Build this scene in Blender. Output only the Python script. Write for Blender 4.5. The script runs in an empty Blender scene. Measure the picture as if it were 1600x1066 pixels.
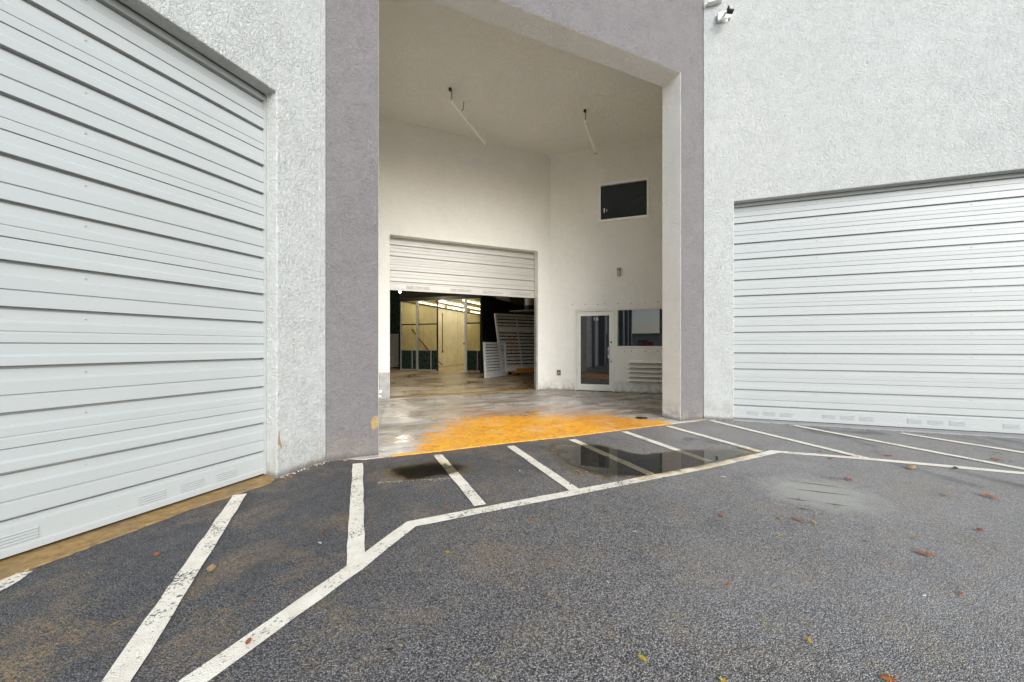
import bpy, bmesh, math, random
from mathutils import Vector, Matrix
random.seed(7)
scn = bpy.context.scene
COL = scn.collection
R_ = math.radians
S = math.sqrt(.5)

# ------------------------------------------------------------------ camera, world, sun, exposure
FPX, PSI, YH, CH = 609.27, 1.1404, 540.0, 1.2515
cam_d = bpy.data.cameras.new('camera'); cam = bpy.data.objects.new('camera', cam_d); COL.objects.link(cam)
cam.location = (0, 0, CH); cam.rotation_euler = (math.pi/2, 0, PSI - math.pi/2)
cam_d.sensor_width = 36; cam_d.lens = 36*FPX/1600; cam_d.shift_y = 7/1600
cam_d.clip_start = .05; cam_d.clip_end = 800
scn.camera = cam

SUN_EL, SUN_AZ = R_(26), R_(270)          # direction the light comes from, azimuth measured from +X counter-clockwise
world = bpy.data.worlds.new('World'); scn.world = world; world.use_nodes = True
wn = world.node_tree.nodes; wl = world.node_tree.links; wn.clear()
wo = wn.new('ShaderNodeOutputWorld'); wb = wn.new('ShaderNodeBackground'); ws = wn.new('ShaderNodeTexSky')
wh = wn.new('ShaderNodeHueSaturation')
ws.sky_type = 'NISHITA'; ws.sun_disc = False; ws.sun_elevation = SUN_EL; ws.sun_rotation = math.pi/2 - SUN_AZ
ws.air_density = 1.0; ws.dust_density = 1.0; ws.ozone_density = 2.0
wh.inputs['Saturation'].default_value = .6
wb.inputs['Strength'].default_value = .11
wl.new(ws.outputs[0], wh.inputs['Color']); wl.new(wh.outputs[0], wb.inputs[0]); wl.new(wb.outputs[0], wo.inputs[0])
sun_d = bpy.data.lights.new('sun', 'SUN'); sun = bpy.data.objects.new('sun', sun_d); COL.objects.link(sun)
sun_d.energy = 1.5; sun_d.angle = R_(45); sun_d.color = (1, .985, .965)
sv = Vector((math.cos(SUN_EL)*math.cos(SUN_AZ), math.cos(SUN_EL)*math.sin(SUN_AZ), math.sin(SUN_EL)))
sun.rotation_euler = (-sv).to_track_quat('-Z', 'Y').to_euler()
scn.view_settings.view_transform = 'Standard'; scn.view_settings.look = 'None'
scn.view_settings.exposure = 1.28; scn.view_settings.gamma = 1
scn.render.engine = 'CYCLES'
scn.cycles.max_bounces = 12; scn.cycles.diffuse_bounces = 8; scn.cycles.transparent_max_bounces = 12

# ------------------------------------------------------------------ pixels of the photograph to places
FW = Vector((math.cos(PSI), math.sin(PSI), 0)); RT = Vector((math.sin(PSI), -math.cos(PSI), 0))
CAM = Vector((0, 0, CH))
def ray(x, y): return FW + RT*((x-800)/FPX) + Vector((0, 0, (YH-y)/FPX))
def gnd(x, y, z=0.0):
    r = ray(x, y); return CAM + r*((z-CH)/r.z)
def on_plane(x, y, p, n):
    r = ray(x, y); p = Vector(p); n = Vector(n); return CAM + r*((p-CAM).dot(n)/r.dot(n))

# ------------------------------------------------------------------ materials
class NT:
    def __init__(s, name):
        s.m = bpy.data.materials.new(name); s.m.use_nodes = True
        s.n = s.m.node_tree.nodes; s.l = s.m.node_tree.links
        s.b = s.n['Principled BSDF']; s.out = s.n['Material Output']
        g = s.n.new('ShaderNodeNewGeometry'); s.pos = g.outputs['Position']
    def put(s, sock, v):
        if isinstance(v, bpy.types.NodeSocket): s.l.new(v, sock)
        elif isinstance(v, (tuple, list)) and len(v) == 3 and sock.type == 'RGBA': sock.default_value = (*v, 1)
        else: sock.default_value = v
    def noise(s, scale, detail=4, rough=.55, dist=0, vec=None, col=False):
        n = s.n.new('ShaderNodeTexNoise'); s.put(n.inputs['Vector'], vec or s.pos)
        n.inputs['Scale'].default_value = scale; n.inputs['Detail'].default_value = detail
        n.inputs['Roughness'].default_value = rough; n.inputs['Distortion'].default_value = dist
        return n.outputs['Color' if col else 'Fac']
    def voro(s, scale, feature='F1', vec=None, rnd=1.0):
        n = s.n.new('ShaderNodeTexVoronoi'); n.feature = feature; s.put(n.inputs['Vector'], vec or s.pos)
        n.inputs['Scale'].default_value = scale; n.inputs['Randomness'].default_value = rnd
        return n
    def ramp(s, v, *stops, interp='LINEAR'):
        n = s.n.new('ShaderNodeValToRGB'); s.put(n.inputs[0], v); e = n.color_ramp.elements; n.color_ramp.interpolation = interp
        while len(e) < len(stops): e.new(.5)
        for el, (p, c) in zip(e, stops):
            el.position = p; el.color = (c, c, c, 1) if isinstance(c, (int, float)) else (*c, 1)
        return n.outputs[0]
    def mix(s, f, a, b, mode='MIX'):
        n = s.n.new('ShaderNodeMix'); n.data_type = 'RGBA'; n.blend_type = mode
        s.put(n.inputs[0], f); s.put(n.inputs[6], a); s.put(n.inputs[7], b); return n.outputs[2]
    def math(s, op, a, b=0.0, c=None, clamp=False):
        n = s.n.new('ShaderNodeMath'); n.operation = op; n.use_clamp = clamp
        s.put(n.inputs[0], a); s.put(n.inputs[1], b)
        if c is not None: s.put(n.inputs[2], c)
        return n.outputs[0]
    def xyz(s):
        n = s.n.new('ShaderNodeSeparateXYZ'); s.l.new(s.pos, n.inputs[0]); return n.outputs
    def scalev(s, v):
        n = s.n.new('ShaderNodeMapping'); s.l.new(s.pos, n.inputs[0]); n.inputs['Scale'].default_value = v; return n.outputs[0]
    def bump(s, h, strength=.5, dist=.01, prev=None):
        n = s.n.new('ShaderNodeBump'); n.inputs['Strength'].default_value = strength; n.inputs['Distance'].default_value = dist
        s.put(n.inputs['Height'], h)
        if prev: s.l.new(prev, n.inputs['Normal'])
        return n.outputs[0]
    def fin(s, color=None, rough=None, normal=None, **k):
        if color is not None: s.put(s.b.inputs['Base Color'], color)
        if rough is not None: s.put(s.b.inputs['Roughness'], rough)
        if normal is not None: s.l.new(normal, s.b.inputs['Normal'])
        for a, v in k.items(): s.put(s.b.inputs[a.replace('_', ' ')], v)
        return s.m
M = {}
def stucco(name, base, spot, dirt_shade=.5):
    t = NT(name)
    n1 = t.noise(16, 3, .6, 1.6); n2 = t.noise(75, 4, .6, 1.2); big = t.noise(.9, 4, .6)
    wr = t.noise(34, 2, .5, 3.0)
    pat = t.ramp(n1, (.38, 0), (.56, 1))
    cut = t.ramp(wr, (.47, 0), (.5, 1), (.53, 0))
    h = t.math('ADD', t.math('MULTIPLY', pat, .55), t.math('MULTIPLY', n2, .6))
    h = t.math('SUBTRACT', h, t.math('MULTIPLY', cut, .45))
    trow = t.ramp(t.noise(2.1, 4, .65, .5), (.38, .8), (.62, 1)); h = t.math('MULTIPLY', h, trow)
    c = t.mix(t.ramp(big, (.3, 0), (.75, 1)), base, tuple(v*.95 for v in base))
    patchy = t.ramp(t.noise(6.5, 3, .6), (.42, .15), (.62, 1))
    pits = t.math('MULTIPLY', t.ramp(t.noise(50, 2, .5, 3.2), (.56, 0), (.61, 1)), t.math('MULTIPLY_ADD', patchy, .55, .12))
    pits = t.math('MAXIMUM', pits, t.math('MULTIPLY', cut, t.math('MULTIPLY_ADD', patchy, .35, .03)))
    c = t.mix(t.math('MULTIPLY', pits, dirt_shade), c, spot)  # dirt specks and crevice shade painted into the pits and trowel cuts
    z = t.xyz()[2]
    foot = t.math('MULTIPLY', t.ramp(z, (0.0, 1), (.35, 0)), t.ramp(t.noise(6, 5, .7), (.40, 0), (.66, .8)))  # patchy foot dirt, strengthened to paint contact shadow as well
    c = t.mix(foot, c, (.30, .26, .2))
    c = t.mix(t.math('MULTIPLY', t.ramp(t.math('ADD', z, t.math('MULTIPLY', n2, .05)), (.03, 1), (.085, 0)), .75), c, (.10, .09, .075))  # dark contact shadow painted along the wall base
    streak = t.ramp(t.noise(1, 4, .65, 0, t.scalev((5, 5, .35))), (.58, 0), (.8, .2))
    c = t.mix(streak, c, tuple(v*.72 for v in base))
    M[name] = t.fin(c, .85, t.bump(h, .85, .0105))
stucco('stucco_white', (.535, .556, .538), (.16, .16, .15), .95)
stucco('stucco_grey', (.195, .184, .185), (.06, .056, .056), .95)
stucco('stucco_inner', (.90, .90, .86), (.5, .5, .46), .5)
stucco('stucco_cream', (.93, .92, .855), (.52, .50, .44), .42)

def plain(name, col, rough=.5, metal=0, var=.08, scale=8, bump=0, bscale=60, **k):
    t = NT(name); n = t.noise(scale, 4, .6)
    c = t.mix(t.ramp(n, (.3, 0), (.72, 1)), col, tuple(v*(1-var*2) for v in col))
    r = t.ramp(t.noise(scale*2.3, 3), (.3, max(0, rough-.08)), (.7, min(1, rough+.1)))
    t.fin(c, r, t.bump(t.noise(bscale, 3), bump, .004) if bump else None, Metallic=metal, **k)
    M[name] = t.m; return t.m
def door_paint(name, col):
    t = NT(name)
    big = t.noise(1.3, 4, .6); fleck = t.ramp(t.noise(95, 2, .5), (.70, 0), (.73, 1)); z = t.xyz()[2]
    low = t.ramp(z, (.05, .9), (.8, .25)); grime = t.ramp(t.noise(1, 5, .65, 0, t.scalev((1.6, 1.6, 9))), (.55, 0), (.85, .16))
    c = t.mix(t.ramp(big, (.3, 0), (.7, 1)), col, tuple(v*.97 for v in col))
    c = t.mix(grime, c, (.55, .52, .42))
    c = t.mix(t.math('MULTIPLY', fleck, t.math('MULTIPLY', low, .8)), c, (.2, .19, .17))
    t.fin(c, t.ramp(t.noise(5, 4), (.3, .28), (.7, .34)))
    M[name] = t.m
door_paint('door_white', (.392, .415, .41))
door_paint('door_cream', (.50, .49, .45))
plain('frame_white', (.80, .79, .73), .4, 0, .05); plain('blade_cream', (.90, .88, .80), .4, 0, .04); plain('rod_white', (.95, .94, .88), .35, 0, .02)
plain('white_plastic', (.75, .76, .73), .35, 0, .05)
plain('dark_rubber', (.02, .02, .02), .7)
plain('black_metal', (.025, .027, .027), .45, .3)
plain('steel', (.55, .55, .53), .35, .9, .1, 20)
plain('aluminium', (.80, .81, .80), .42, .15, .15, 12)
plain('aluminium_old', (.42, .42, .40), .5, .15, .2, 9)
plain('dark_green', (.018, .036, .030), .3, 0, .06, 3)
plain('cart_orange', (.75, .30, .02), .45, 0, .12, 10)
plain('booth_cream', (.78, .745, .58), .55, 0, .1, 2)
plain('beige_block', (.50, .44, .30), .85, 0, .12, 2)
plain('dark_wall', (.50, .47, .38), .85, 0, .2, 1.2)
plain('brown_card', (.22, .14, .07), .8, 0, .15, 5)
plain('brass', (.30, .24, .12), .45, .5)
plain('lamp_grey', (.42, .40, .35), .5)
plain('soffit_dark', (.05, .05, .05), .8)
plain('wood_chip', (.36, .25, .11), .8, 0, .2, 30, .4)
plain('car_red', (.45, .02, .02), .25, .1)
plain('car_white', (.7, .7, .7), .25)
plain('car_glass', (.01, .012, .015), .05)
plain('roof_grey', (.3, .3, .3), .9)
plain('far_wall', (.60, .58, .52), .85)

# dark tinted reflective glass
t = NT('tinted_glass'); t.fin((.012, .014, .018), .015, t.bump(t.noise(1.2, 2), .03, .01), IOR=1.8); M['tinted_glass'] = t.m
t = NT('dark_upper_glass'); t.fin((.006, .016, .026), .02, t.bump(t.noise(1.2, 2), .03, .01), IOR=1.55); M['dark_upper_glass'] = t.m
# clear glass in the booth
t = NT('clear_glass'); g1 = t.n.new('ShaderNodeBsdfGlossy'); g1.inputs['Roughness'].default_value = .03
tr = t.n.new('ShaderNodeBsdfTransparent'); tr.inputs[0].default_value = (.82, .80, .70, 1)
fr = t.n.new('ShaderNodeFresnel'); fr.inputs[0].default_value = 1.45; mx = t.n.new('ShaderNodeMixShader')
t.l.new(fr.outputs[0], mx.inputs[0]); t.l.new(tr.outputs[0], mx.inputs[1]); t.l.new(g1.outputs[0], mx.inputs[2]); t.l.new(mx.outputs[0], t.out.inputs[0])
M['clear_glass'] = t.m
# puddle water: clear film that reflects, thinning to a damp ragged margin
t = NT('puddle_water'); g1 = t.n.new('ShaderNodeBsdfGlossy'); g1.inputs['Roughness'].default_value = .015
at_ = t.n.new('ShaderNodeAttribute'); at_.attribute_name = 'depth'
lvl = t.math('ADD', at_.outputs['Fac'], t.math('MULTIPLY', t.math('SUBTRACT', t.noise(6, 6, .65, .6), .5), .75))
tr = t.n.new('ShaderNodeBsdfTransparent'); t.l.new(t.ramp(lvl, (.30, (1, 1, 1)), (.36, (.92, .87, .77)), (.8, (.99, .93, .79))), tr.inputs[0])
fr = t.n.new('ShaderNodeFresnel'); fr.inputs[0].default_value = 1.4; mx = t.n.new('ShaderNodeMixShader')
nb = t.bump(t.noise(7, 2), .04, .004); t.l.new(nb, g1.inputs['Normal'])
t.l.new(t.math('MULTIPLY', fr.outputs[0], t.ramp(lvl, (.44, 0), (.52, 1))), mx.inputs[0]); t.l.new(tr.outputs[0], mx.inputs[1]); t.l.new(g1.outputs[0], mx.inputs[2]); t.l.new(mx.outputs[0], t.out.inputs[0])
M['puddle_water'] = t.m
# lit tube
t = NT('lit_tube'); t.fin((.9, .9, .8), .4, Emission_Color=(1, .89, .66, 1), Emission_Strength=8.0); M['lit_tube'] = t.m

t = NT('lit_bulb'); t.fin((.9, .9, .8), .4, Emission_Color=(1, .9, .7, 1), Emission_Strength=30.0); M['lit_bulb'] = t.m
def asphalt_nodes(t):
    x, y, z = t.xyz()
    warp = t.noise(3, 2, .5, 0, None, True)
    v1 = t.voro(165); v2 = t.voro(75)
    c1 = t.n.new('ShaderNodeSeparateColor'); t.l.new(v1.outputs['Color'], c1.inputs[0])
    stone = t.ramp(c1.outputs[0], (0, (.045, .044, .047)), (.28, (.14, .137, .138)), (.62, (.285, .277, .272)), (.88, (.42, .405, .39)), (1, (.60, .58, .545)))
    edge = t.ramp(v1.outputs['Distance'], (.42, 0), (.8, 1))
    c = t.mix(edge, stone, (.022, .022, .026))
    # broad wear: darker sealed ground by the doors, paler polished ground to the right
    big = t.noise(.55, 5, .6, .4); mid = t.noise(2.6, 5, .65, .3)
    right = t.math('SUBTRACT', t.math('MULTIPLY', x, .62), t.math('MULTIPLY', y, .30))     # grows to the right and to the front
    right = t.ramp(t.math('ADD', t.math('MULTIPLY', right, .28), t.math('MULTIPLY', t.math('SUBTRACT', big, .5), .9)), (.05, 0), (.55, 1))
    pale = t.mix(t.ramp(mid, (.3, .3), (.7, .85)), c, t.mix(.5, c, (.53, .52, .50)))
    c = t.mix(t.math('MULTIPLY', right, .95), c, pale)
    # brown silt left by water, in streaky patches
    silt = t.math('MULTIPLY', t.ramp(t.noise(1.5, 6, .7, .6), (.50, 0), (.66, 1)), t.ramp(t.noise(60, 3, .7), (.40, 0), (.6, 1)))
    near = t.ramp(t.math('MULTIPLY_ADD', t.math('SUBTRACT', y, x), .12, t.math('MULTIPLY', t.math('SUBTRACT', big, .5), .5)), (.02, 0), (.38, 1))
    c = t.mix(t.math('MULTIPLY', near, .8), c, t.mix(.75, c, (.022, .026, .034)))
    c = t.mix(t.math('MULTIPLY', silt, t.math('MULTIPLY_ADD', near, .55, .3)), c, (.34, .235, .115))
    oil = t.ramp(t.noise(.8, 4, .6, 1.0, t.scalev((1.3, 1, 1))), (.58, 0), (.68, .5))
    c = t.mix(oil, c, (.035, .035, .04))
    gold = t.math('MULTIPLY', t.ramp(t.noise(5, 4, .7), (.52, 0), (.64, 1)), t.ramp(c1.outputs[1], (.86, 0), (.9, 1)))
    c = t.mix(t.math('MULTIPLY', gold, .8), c, (.40, .29, .10))
    crust = t.ramp(t.noise(1.1, 7, .72, 1.2, t.scalev((1.0, 1.9, 1))), (.62, 0), (.74, .55))
    c = t.mix(t.math('MULTIPLY', crust, t.ramp(t.noise(80, 3), (.35, .2), (.6, 1))), c, (.26, .25, .23))
    ctr = gnd(1282, 768, 0)
    dx = t.math('DIVIDE', t.math('SUBTRACT', x, ctr.x), .52); dy = t.math('DIVIDE', t.math('SUBTRACT', y, ctr.y), .52)
    rr_ = t.math('SQRT', t.math('ADD', t.math('MULTIPLY', dx, dx), t.math('MULTIPLY', dy, dy)))
    rr_ = t.math('ADD', rr_, t.math('MULTIPLY', t.math('SUBTRACT', t.noise(4.5, 6, .7, .8), .5), 1.3))
    c = t.mix(t.ramp(rr_, (.4, .92), (1.0, 0)), c, (.40, .40, .36))  # pale part of the retouching smear, put into the asphalt colour
    hgt = t.math('ADD', t.math('MULTIPLY', t.ramp(v1.outputs['Distance'], (.1, 1), (.7, 0)), .7), t.math('MULTIPLY', t.noise(230, 2), .5))
    hgt = t.math('ADD', hgt, t.math('MULTIPLY', t.ramp(v2.outputs['Distance'], (.1, 1), (.7, 0)), .4))
    nor = t.bump(hgt, 1.0, .008); nor = t.bump(t.noise(1.2, 3), .35, .05, nor)
    return c, hgt, nor, mid
t = NT('asphalt'); c, h, nor, mid = asphalt_nodes(t); t.fin(c, t.ramp(mid, (.35, .42), (.65, .68)), nor); M['asphalt'] = t.m
t = NT('line_paint'); c, h, nor, mid = asphalt_nodes(t)
wear = t.math('ADD', t.math('MULTIPLY', t.noise(62, 4, .7), .62), t.math('MULTIPLY', t.noise(3.1, 4, .6), .42))
mask = t.ramp(wear, (.432, 0), (.472, 1))
paint = t.mix(t.ramp(t.noise(9, 5, .7), (.3, 0), (.7, 1)), (.84, .81, .71), (.66, .61, .50))
t.fin(t.mix(mask, c, paint), .62, t.bump(h, .45, .005)); M['line_paint'] = t.m

# concrete apron with orange rust-coloured stain along its front edge
t = NT('concrete_apron'); x, y, z = t.xyz()
n1 = t.noise(1.4, 6, .68, .5); n2 = t.noise(5.5, 5, .7, .6); n3 = t.noise(38, 4, .7)
stre = t.noise(1, 5, .7, .8, t.scalev((.9, 2.6, 1)))
c = t.mix(t.ramp(n1, (.32, 0), (.68, 1)), (.36, .34, .315), (.58, .57, .54))
c = t.mix(t.ramp(stre, (.42, 0), (.60, .9)), c, (.20, .14, .08))
c = t.mix(t.ramp(n2, (.55, 0), (.72, .6)), c, (.56, .54, .52))
u = t.math('DIVIDE', x, 6.0)
depth = t.ramp(u, (.10, 0.0), (.15, .10), (.22, .27), (.34, .40), (.50, .36), (.60, .34), (.72, .25), (.80, .14), (.86, .02))
depth = t.math('MULTIPLY', depth, 5.0)
d = t.math('SUBTRACT', t.math('SUBTRACT', y, 4.55), t.math('MULTIPLY', t.math('SUBTRACT', stre, .5), 2.0))
d = t.math('ADD', d, t.math('MULTIPLY', t.math('SUBTRACT', n2, .5), 1.1))
inside = t.math('SUBTRACT', depth, d)
inside = t.math('ADD', inside, t.math('MULTIPLY', t.math('SUBTRACT', t.noise(13, 6, .75, .6), .5), .9))
m1 = t.ramp(inside, (0, 0), (.10, .75), (.45, 1)); wide = t.ramp(t.math('MULTIPLY_ADD', inside, .25, .5), (.12, 0), (.55, 1))
wide = t.math('MULTIPLY', wide, t.ramp(t.math('DIVIDE', x, 6.0), (.2, 0), (.4, .8), (.72, .8), (.85, 0)))
c = t.mix(t.math('MULTIPLY', wide, .85), c, (.46, .24, .10))
ora = t.mix(t.ramp(n2, (.35, 0), (.62, 1)), (.85, .31, .006), (.95, .50, .01))
ora = t.mix(t.ramp(t.noise(11, 5, .75, .8), (.47, 0), (.62, .75)), ora, (.50, .19, .025))
ora = t.mix(t.ramp(t.math('DIVIDE', x, 6.0), (.58, 0), (.66, .55), (.74, .5), (.80, 0)), ora, (.50, .20, .03))  # darker band painted for the doorway's reflection in the wet slab
ora = t.mix(t.ramp(t.noise(2.4, 3), (.56, 0), (.70, .6)), ora, (.75, .50, .26))
c = t.mix(t.math('MULTIPLY', m1, .94), c, ora)
c = t.mix(t.ramp(t.noise(17, 3, .6), (.69, 0), (.72, .7)), c, (.09, .06, .04))
wet = t.ramp(t.noise(.9, 4, .6), (.42, .22), (.60, .55))
wet = t.math('ADD', wet, t.math('MULTIPLY', m1, .15))
t.fin(c, wet, t.bump(t.math('ADD', n3, t.math('MULTIPLY', n2, .6)), .22, .006)); M['concrete_apron'] = t.m
t = NT('warehouse_floor'); n1 = t.noise(.8, 6, .7, .8); n2 = t.noise(4, 5, .7)
c = t.mix(t.ramp(n1, (.36, 0), (.62, 1)), (.26, .17, .08), (.60, .50, .34)); c = t.mix(t.ramp(t.noise(1, 5, .7, .6, t.scalev((.7, 2.2, 1))), (.5, 0), (.62, .85)), c, (.10, .06, .03))
t.fin(c, t.ramp(n1, (.35, .2), (.65, .5)), t.bump(n2, .12, .01)); M['warehouse_floor'] = t.m
t = NT('stained_sill'); n1 = t.noise(14, 5, .7); n2 = t.noise(2, 4, .6)
c = t.mix(t.ramp(n1, (.35, 0), (.65, 1)), (.22, .13, .04), (.40, .26, .10)); c = t.mix(t.ramp(n2, (.45, 0), (.7, .65)), c, (.17, .13, .08))
t.fin(c, .75, t.bump(t.noise(60, 4), .5, .006)); M['stained_sill'] = t.m
def leafmat(name, col):
    t = NT(name); n = t.noise(60, 3)
    M[name] = t.fin(t.mix(t.ramp(n, (.35, 0), (.65, 1)), col, tuple(v*.45 for v in col)), .6)
leafmat('leaf_orange', (.50, .15, .03)); leafmat('leaf_red', (.32, .06, .03)); leafmat('leaf_yellow', (.58, .42, .04))
leafmat('leaf_tan', (.45, .30, .14)); leafmat('leaf_dark', (.05, .035, .025)); leafmat('leaf_green', (.05, .12, .03)); leafmat('scrap_white', (.72, .72, .7))

# ------------------------------------------------------------------ mesh helpers
def link(name, bm, mat, parent=None, smooth=False, bevel=0, seg=2):
    if bevel:
        bmesh.ops.remove_doubles(bm, verts=bm.verts, dist=1e-5)
    if len(bm.faces) > 1 or abs(bm.faces[:][0].normal.z) < .9: bmesh.ops.recalc_face_normals(bm, faces=bm.faces)
    me = bpy.data.meshes.new(name); bm.to_mesh(me); bm.free()
    for m in (mat if isinstance(mat, (list, tuple)) else [mat]): me.materials.append(M[m])
    if smooth:
        for p in me.polygons: p.use_smooth = True
    o = bpy.data.objects.new(name, me); COL.objects.link(o)
    if bevel:
        b = o.modifiers.new('bevel', 'BEVEL'); b.width = bevel; b.segments = seg; b.limit_method = 'ANGLE'; b.angle_limit = R_(35)
    if parent: o.parent = parent
    return o
def empty(name, loc=(0, 0, 0), rz=0, parent=None):
    o = bpy.data.objects.new(name, None); COL.objects.link(o); o.location = loc; o.rotation_euler = (0, 0, rz); o.empty_display_size = .2
    if parent: o.parent = parent
    return o
def tag(o, label=None, cat=None, group=None, kind=None):
    if label: o['label'] = label
    if cat: o['category'] = cat
    if group: o['group'] = group
    if kind: o['kind'] = kind
    return o
def box(bm, x0, x1, y0, y1, z0, z1, mi=0):
    v = [bm.verts.new((x, y, z)) for x in (x0, x1) for y in (y0, y1) for z in (z0, z1)]
    fs = []
    for f in ((0, 1, 3, 2), (4, 6, 7, 5), (0, 4, 5, 1), (2, 3, 7, 6), (0, 2, 6, 4), (1, 5, 7, 3)):
        fc = bm.faces.new([v[i] for i in f]); fc.material_index = mi; fs.append(fc)
    return v, fs
def bxo(name, dims, mat, parent=None, bevel=0):
    bm = bmesh.new(); box(bm, *dims); return link(name, bm, mat, parent, bevel=bevel)
def tube(bm, pts, r, n=8, cap=True):
    pts = [Vector(p) for p in pts]; rings = []
    for i, p in enumerate(pts):
        a = pts[max(i-1, 0)]; b = pts[min(i+1, len(pts)-1)]; q = (b-a).to_track_quat('Z', 'Y')
        rings.append([bm.verts.new(p + q @ Vector((r*math.cos(2*math.pi*k/n), r*math.sin(2*math.pi*k/n), 0))) for k in range(n)])
    for A, B in zip(rings, rings[1:]):
        for k in range(n): bm.faces.new((A[k], A[(k+1) % n], B[(k+1) % n], B[k]))
    if cap: bm.faces.new(rings[0][::-1]); bm.faces.new(rings[-1])
def tubeo(name, pts, r, mat, parent=None, n=8):
    bm = bmesh.new(); tube(bm, pts, r, n); return link(name, bm, mat, parent, smooth=False)
def bar(bm, a, b, w, d, up=Vector((0, 0, 1))):
    """square bar from a to b"""
    a = Vector(a); b = Vector(b); ax = (b-a).normalized(); s = ax.cross(up)
    if s.length < 1e-3: s = ax.cross(Vector((0, 1, 0)))
    s.normalize(); q = s.cross(ax)
    vs = [bm.verts.new(p + s*i*w/2 + q*j*d/2) for p in (a, b) for i, j in ((-1, -1), (1, -1), (1, 1), (-1, 1))]
    for f in ((3, 2, 1, 0), (4, 5, 6, 7), (0, 1, 5, 4), (1, 2, 6, 5), (2, 3, 7, 6), (3, 0, 4, 7)): bm.faces.new([vs[i] for i in f])
def sheet(name, pts, z, mat, parent=None, thick=0):
    bm = bmesh.new(); vs = [bm.verts.new((p[0], p[1], z)) for p in pts]; f = bm.faces.new(vs); f.normal_update()
    if f.normal.z < 0: f.normal_flip()
    if thick:
        r = bmesh.ops.extrude_face_region(bm, geom=[f])
        bmesh.ops.translate(bm, verts=[v for v in r['geom'] if isinstance(v, bmesh.types.BMVert)], vec=(0, 0, -thick))
    return link(name, bm, mat, parent)
def wall_bm(x0, x1, z0, z1, th, ops):
    """wall in its own frame: x to the left seen from outside, y towards the viewer, front at y=0; ops = openings (x0,x1,z0,z1)"""
    bm = bmesh.new()
    xs = sorted({x0, x1, *[v for o in ops for v in o[:2]]}); zs = sorted({z0, z1, *[v for o in ops for v in o[2:]]})
    vd = {}
    def V(x, y, z):
        k = (round(x, 5), round(y, 5), round(z, 5))
        if k not in vd: vd[k] = bm.verts.new(k)
        return vd[k]
    def hole(i, j):
        if i < 0 or j < 0 or i >= len(xs)-1 or j >= len(zs)-1: return True
        cx = (xs[i]+xs[i+1])/2; cz = (zs[j]+zs[j+1])/2
        return any(o[0] < cx < o[1] and o[2] < cz < o[3] for o in ops)
    for i in range(len(xs)-1):
        for j in range(len(zs)-1):
            if hole(i, j): continue
            a, b, c, d = xs[i], xs[i+1], zs[j], zs[j+1]
            bm.faces.new((V(a, 0, c), V(a, 0, d), V(b, 0, d), V(b, 0, c)))
            bm.faces.new((V(a, -th, c), V(b, -th, c), V(b, -th, d), V(a, -th, d)))
            if hole(i-1, j): bm.faces.new((V(a, 0, c), V(a, -th, c), V(a, -th, d), V(a, 0, d)))
            if hole(i+1, j): bm.faces.new((V(b, 0, c), V(b, 0, d), V(b, -th, d), V(b, -th, c)))
            if hole(i, j-1): bm.faces.new((V(a, 0, c), V(b, 0, c), V(b, -th, c), V(a, -th, c)))
            if hole(i, j+1): bm.faces.new((V(a, 0, d), V(a, -th, d), V(b, -th, d), V(b, 0, d)))
    return bm

# ------------------------------------------------------------------ plan of the place (metres)
GY = 4.704; XL0, XL1, XR0, XR1 = -.0777, .4759, 5.2396, 5.7682; PT = .409; SOF = 5.78; CEIL = 6.618
BK, XC = 9.582, 5.597
TOP = 8.2
# --- ground
bm = bmesh.new()
for p in ((-130, -130), (130, -130), (130, 130), (-130, 130)): bm.verts.new((*p, -.012))
bm.faces.new(bm.verts[:]); tag(link('asphalt_ground', bm, 'asphalt'), kind='structure')
# parking-lot lines are painted markings on the asphalt
LZ = -.008
def strip(pts, w, name='painted_line', z=LZ):
    bm = bmesh.new(); P = [Vector((p[0], p[1])) for p in pts]; L = []; Rr = []
    dense = []
    for a, b in zip(P, P[1:]):
        n = max(1, int((b-a).length/.12)); dense += [a + (b-a)*k/n for k in range(n)]
    dense.append(P[-1])
    for i, p in enumerate(dense):
        a = dense[max(i-1, 0)]; b = dense[min(i+1, len(dense)-1)]
        d1 = (p-a).normalized() if i else (b-p).normalized(); d2 = (b-p).normalized() if i < len(dense)-1 else d1
        dd = (d1+d2).normalized(); k = 1/max(.5, dd.dot(d1)); nrm = Vector((-dd.y, dd.x))*k
        L.append(bm.verts.new((*(p + nrm*(w/2 + random.uniform(-.004, .004))), z))); Rr.append(bm.verts.new((*(p - nrm*(w/2 + random.uniform(-.004, .004))), z)))
    for i in range(len(L)-1): bm.faces.new((L[i], L[i+1], Rr[i+1], Rr[i]))
    o = link(name, bm, 'line_paint'); tag(o, kind='structure'); return o
g2 = lambda x, y: gnd(x, y, LZ).xy
strip([gnd(170, 1200, LZ).xy, g2(300, 1066), g2(554.5, 886), g2(643, 818.5), g2(925, 764), g2(1100, 730), g2(1211, 705.5), g2(1356, 717), g2(1600, 739.5), gnd(1900, 766, LZ).xy], .105)
def stripe(a, b, w=.1, z=LZ+.003): strip([g2(*a), g2(*b)], w, z=z)
stripe((375, 773), (118, 1163)); 
stripe((559, 724.5), (555.5, 883)); stripe((684, 711), (751, 790)); stripe((797.5, 697), (897, 765.5)); stripe((893.5, 687), (1017, 741.5))
stripe((975, 674.5), (1109, 721.5)); stripe((1044, 666), (1188, 706)); stripe((1111, 657.3), (1354, 716.5)); stripe((1241, 665), (1602, 733.5)); stripe((1408, 677), (1650, 715.5))
o = sheet('painted_line', [gnd(0, 897, 0), gnd(52, 889.5, 0), gnd(30, 905, 0), gnd(0, 922, 0), gnd(-60, 960, 0), gnd(-120, 960, 0)], LZ, 'line_paint'); tag(o, kind='structure')
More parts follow.
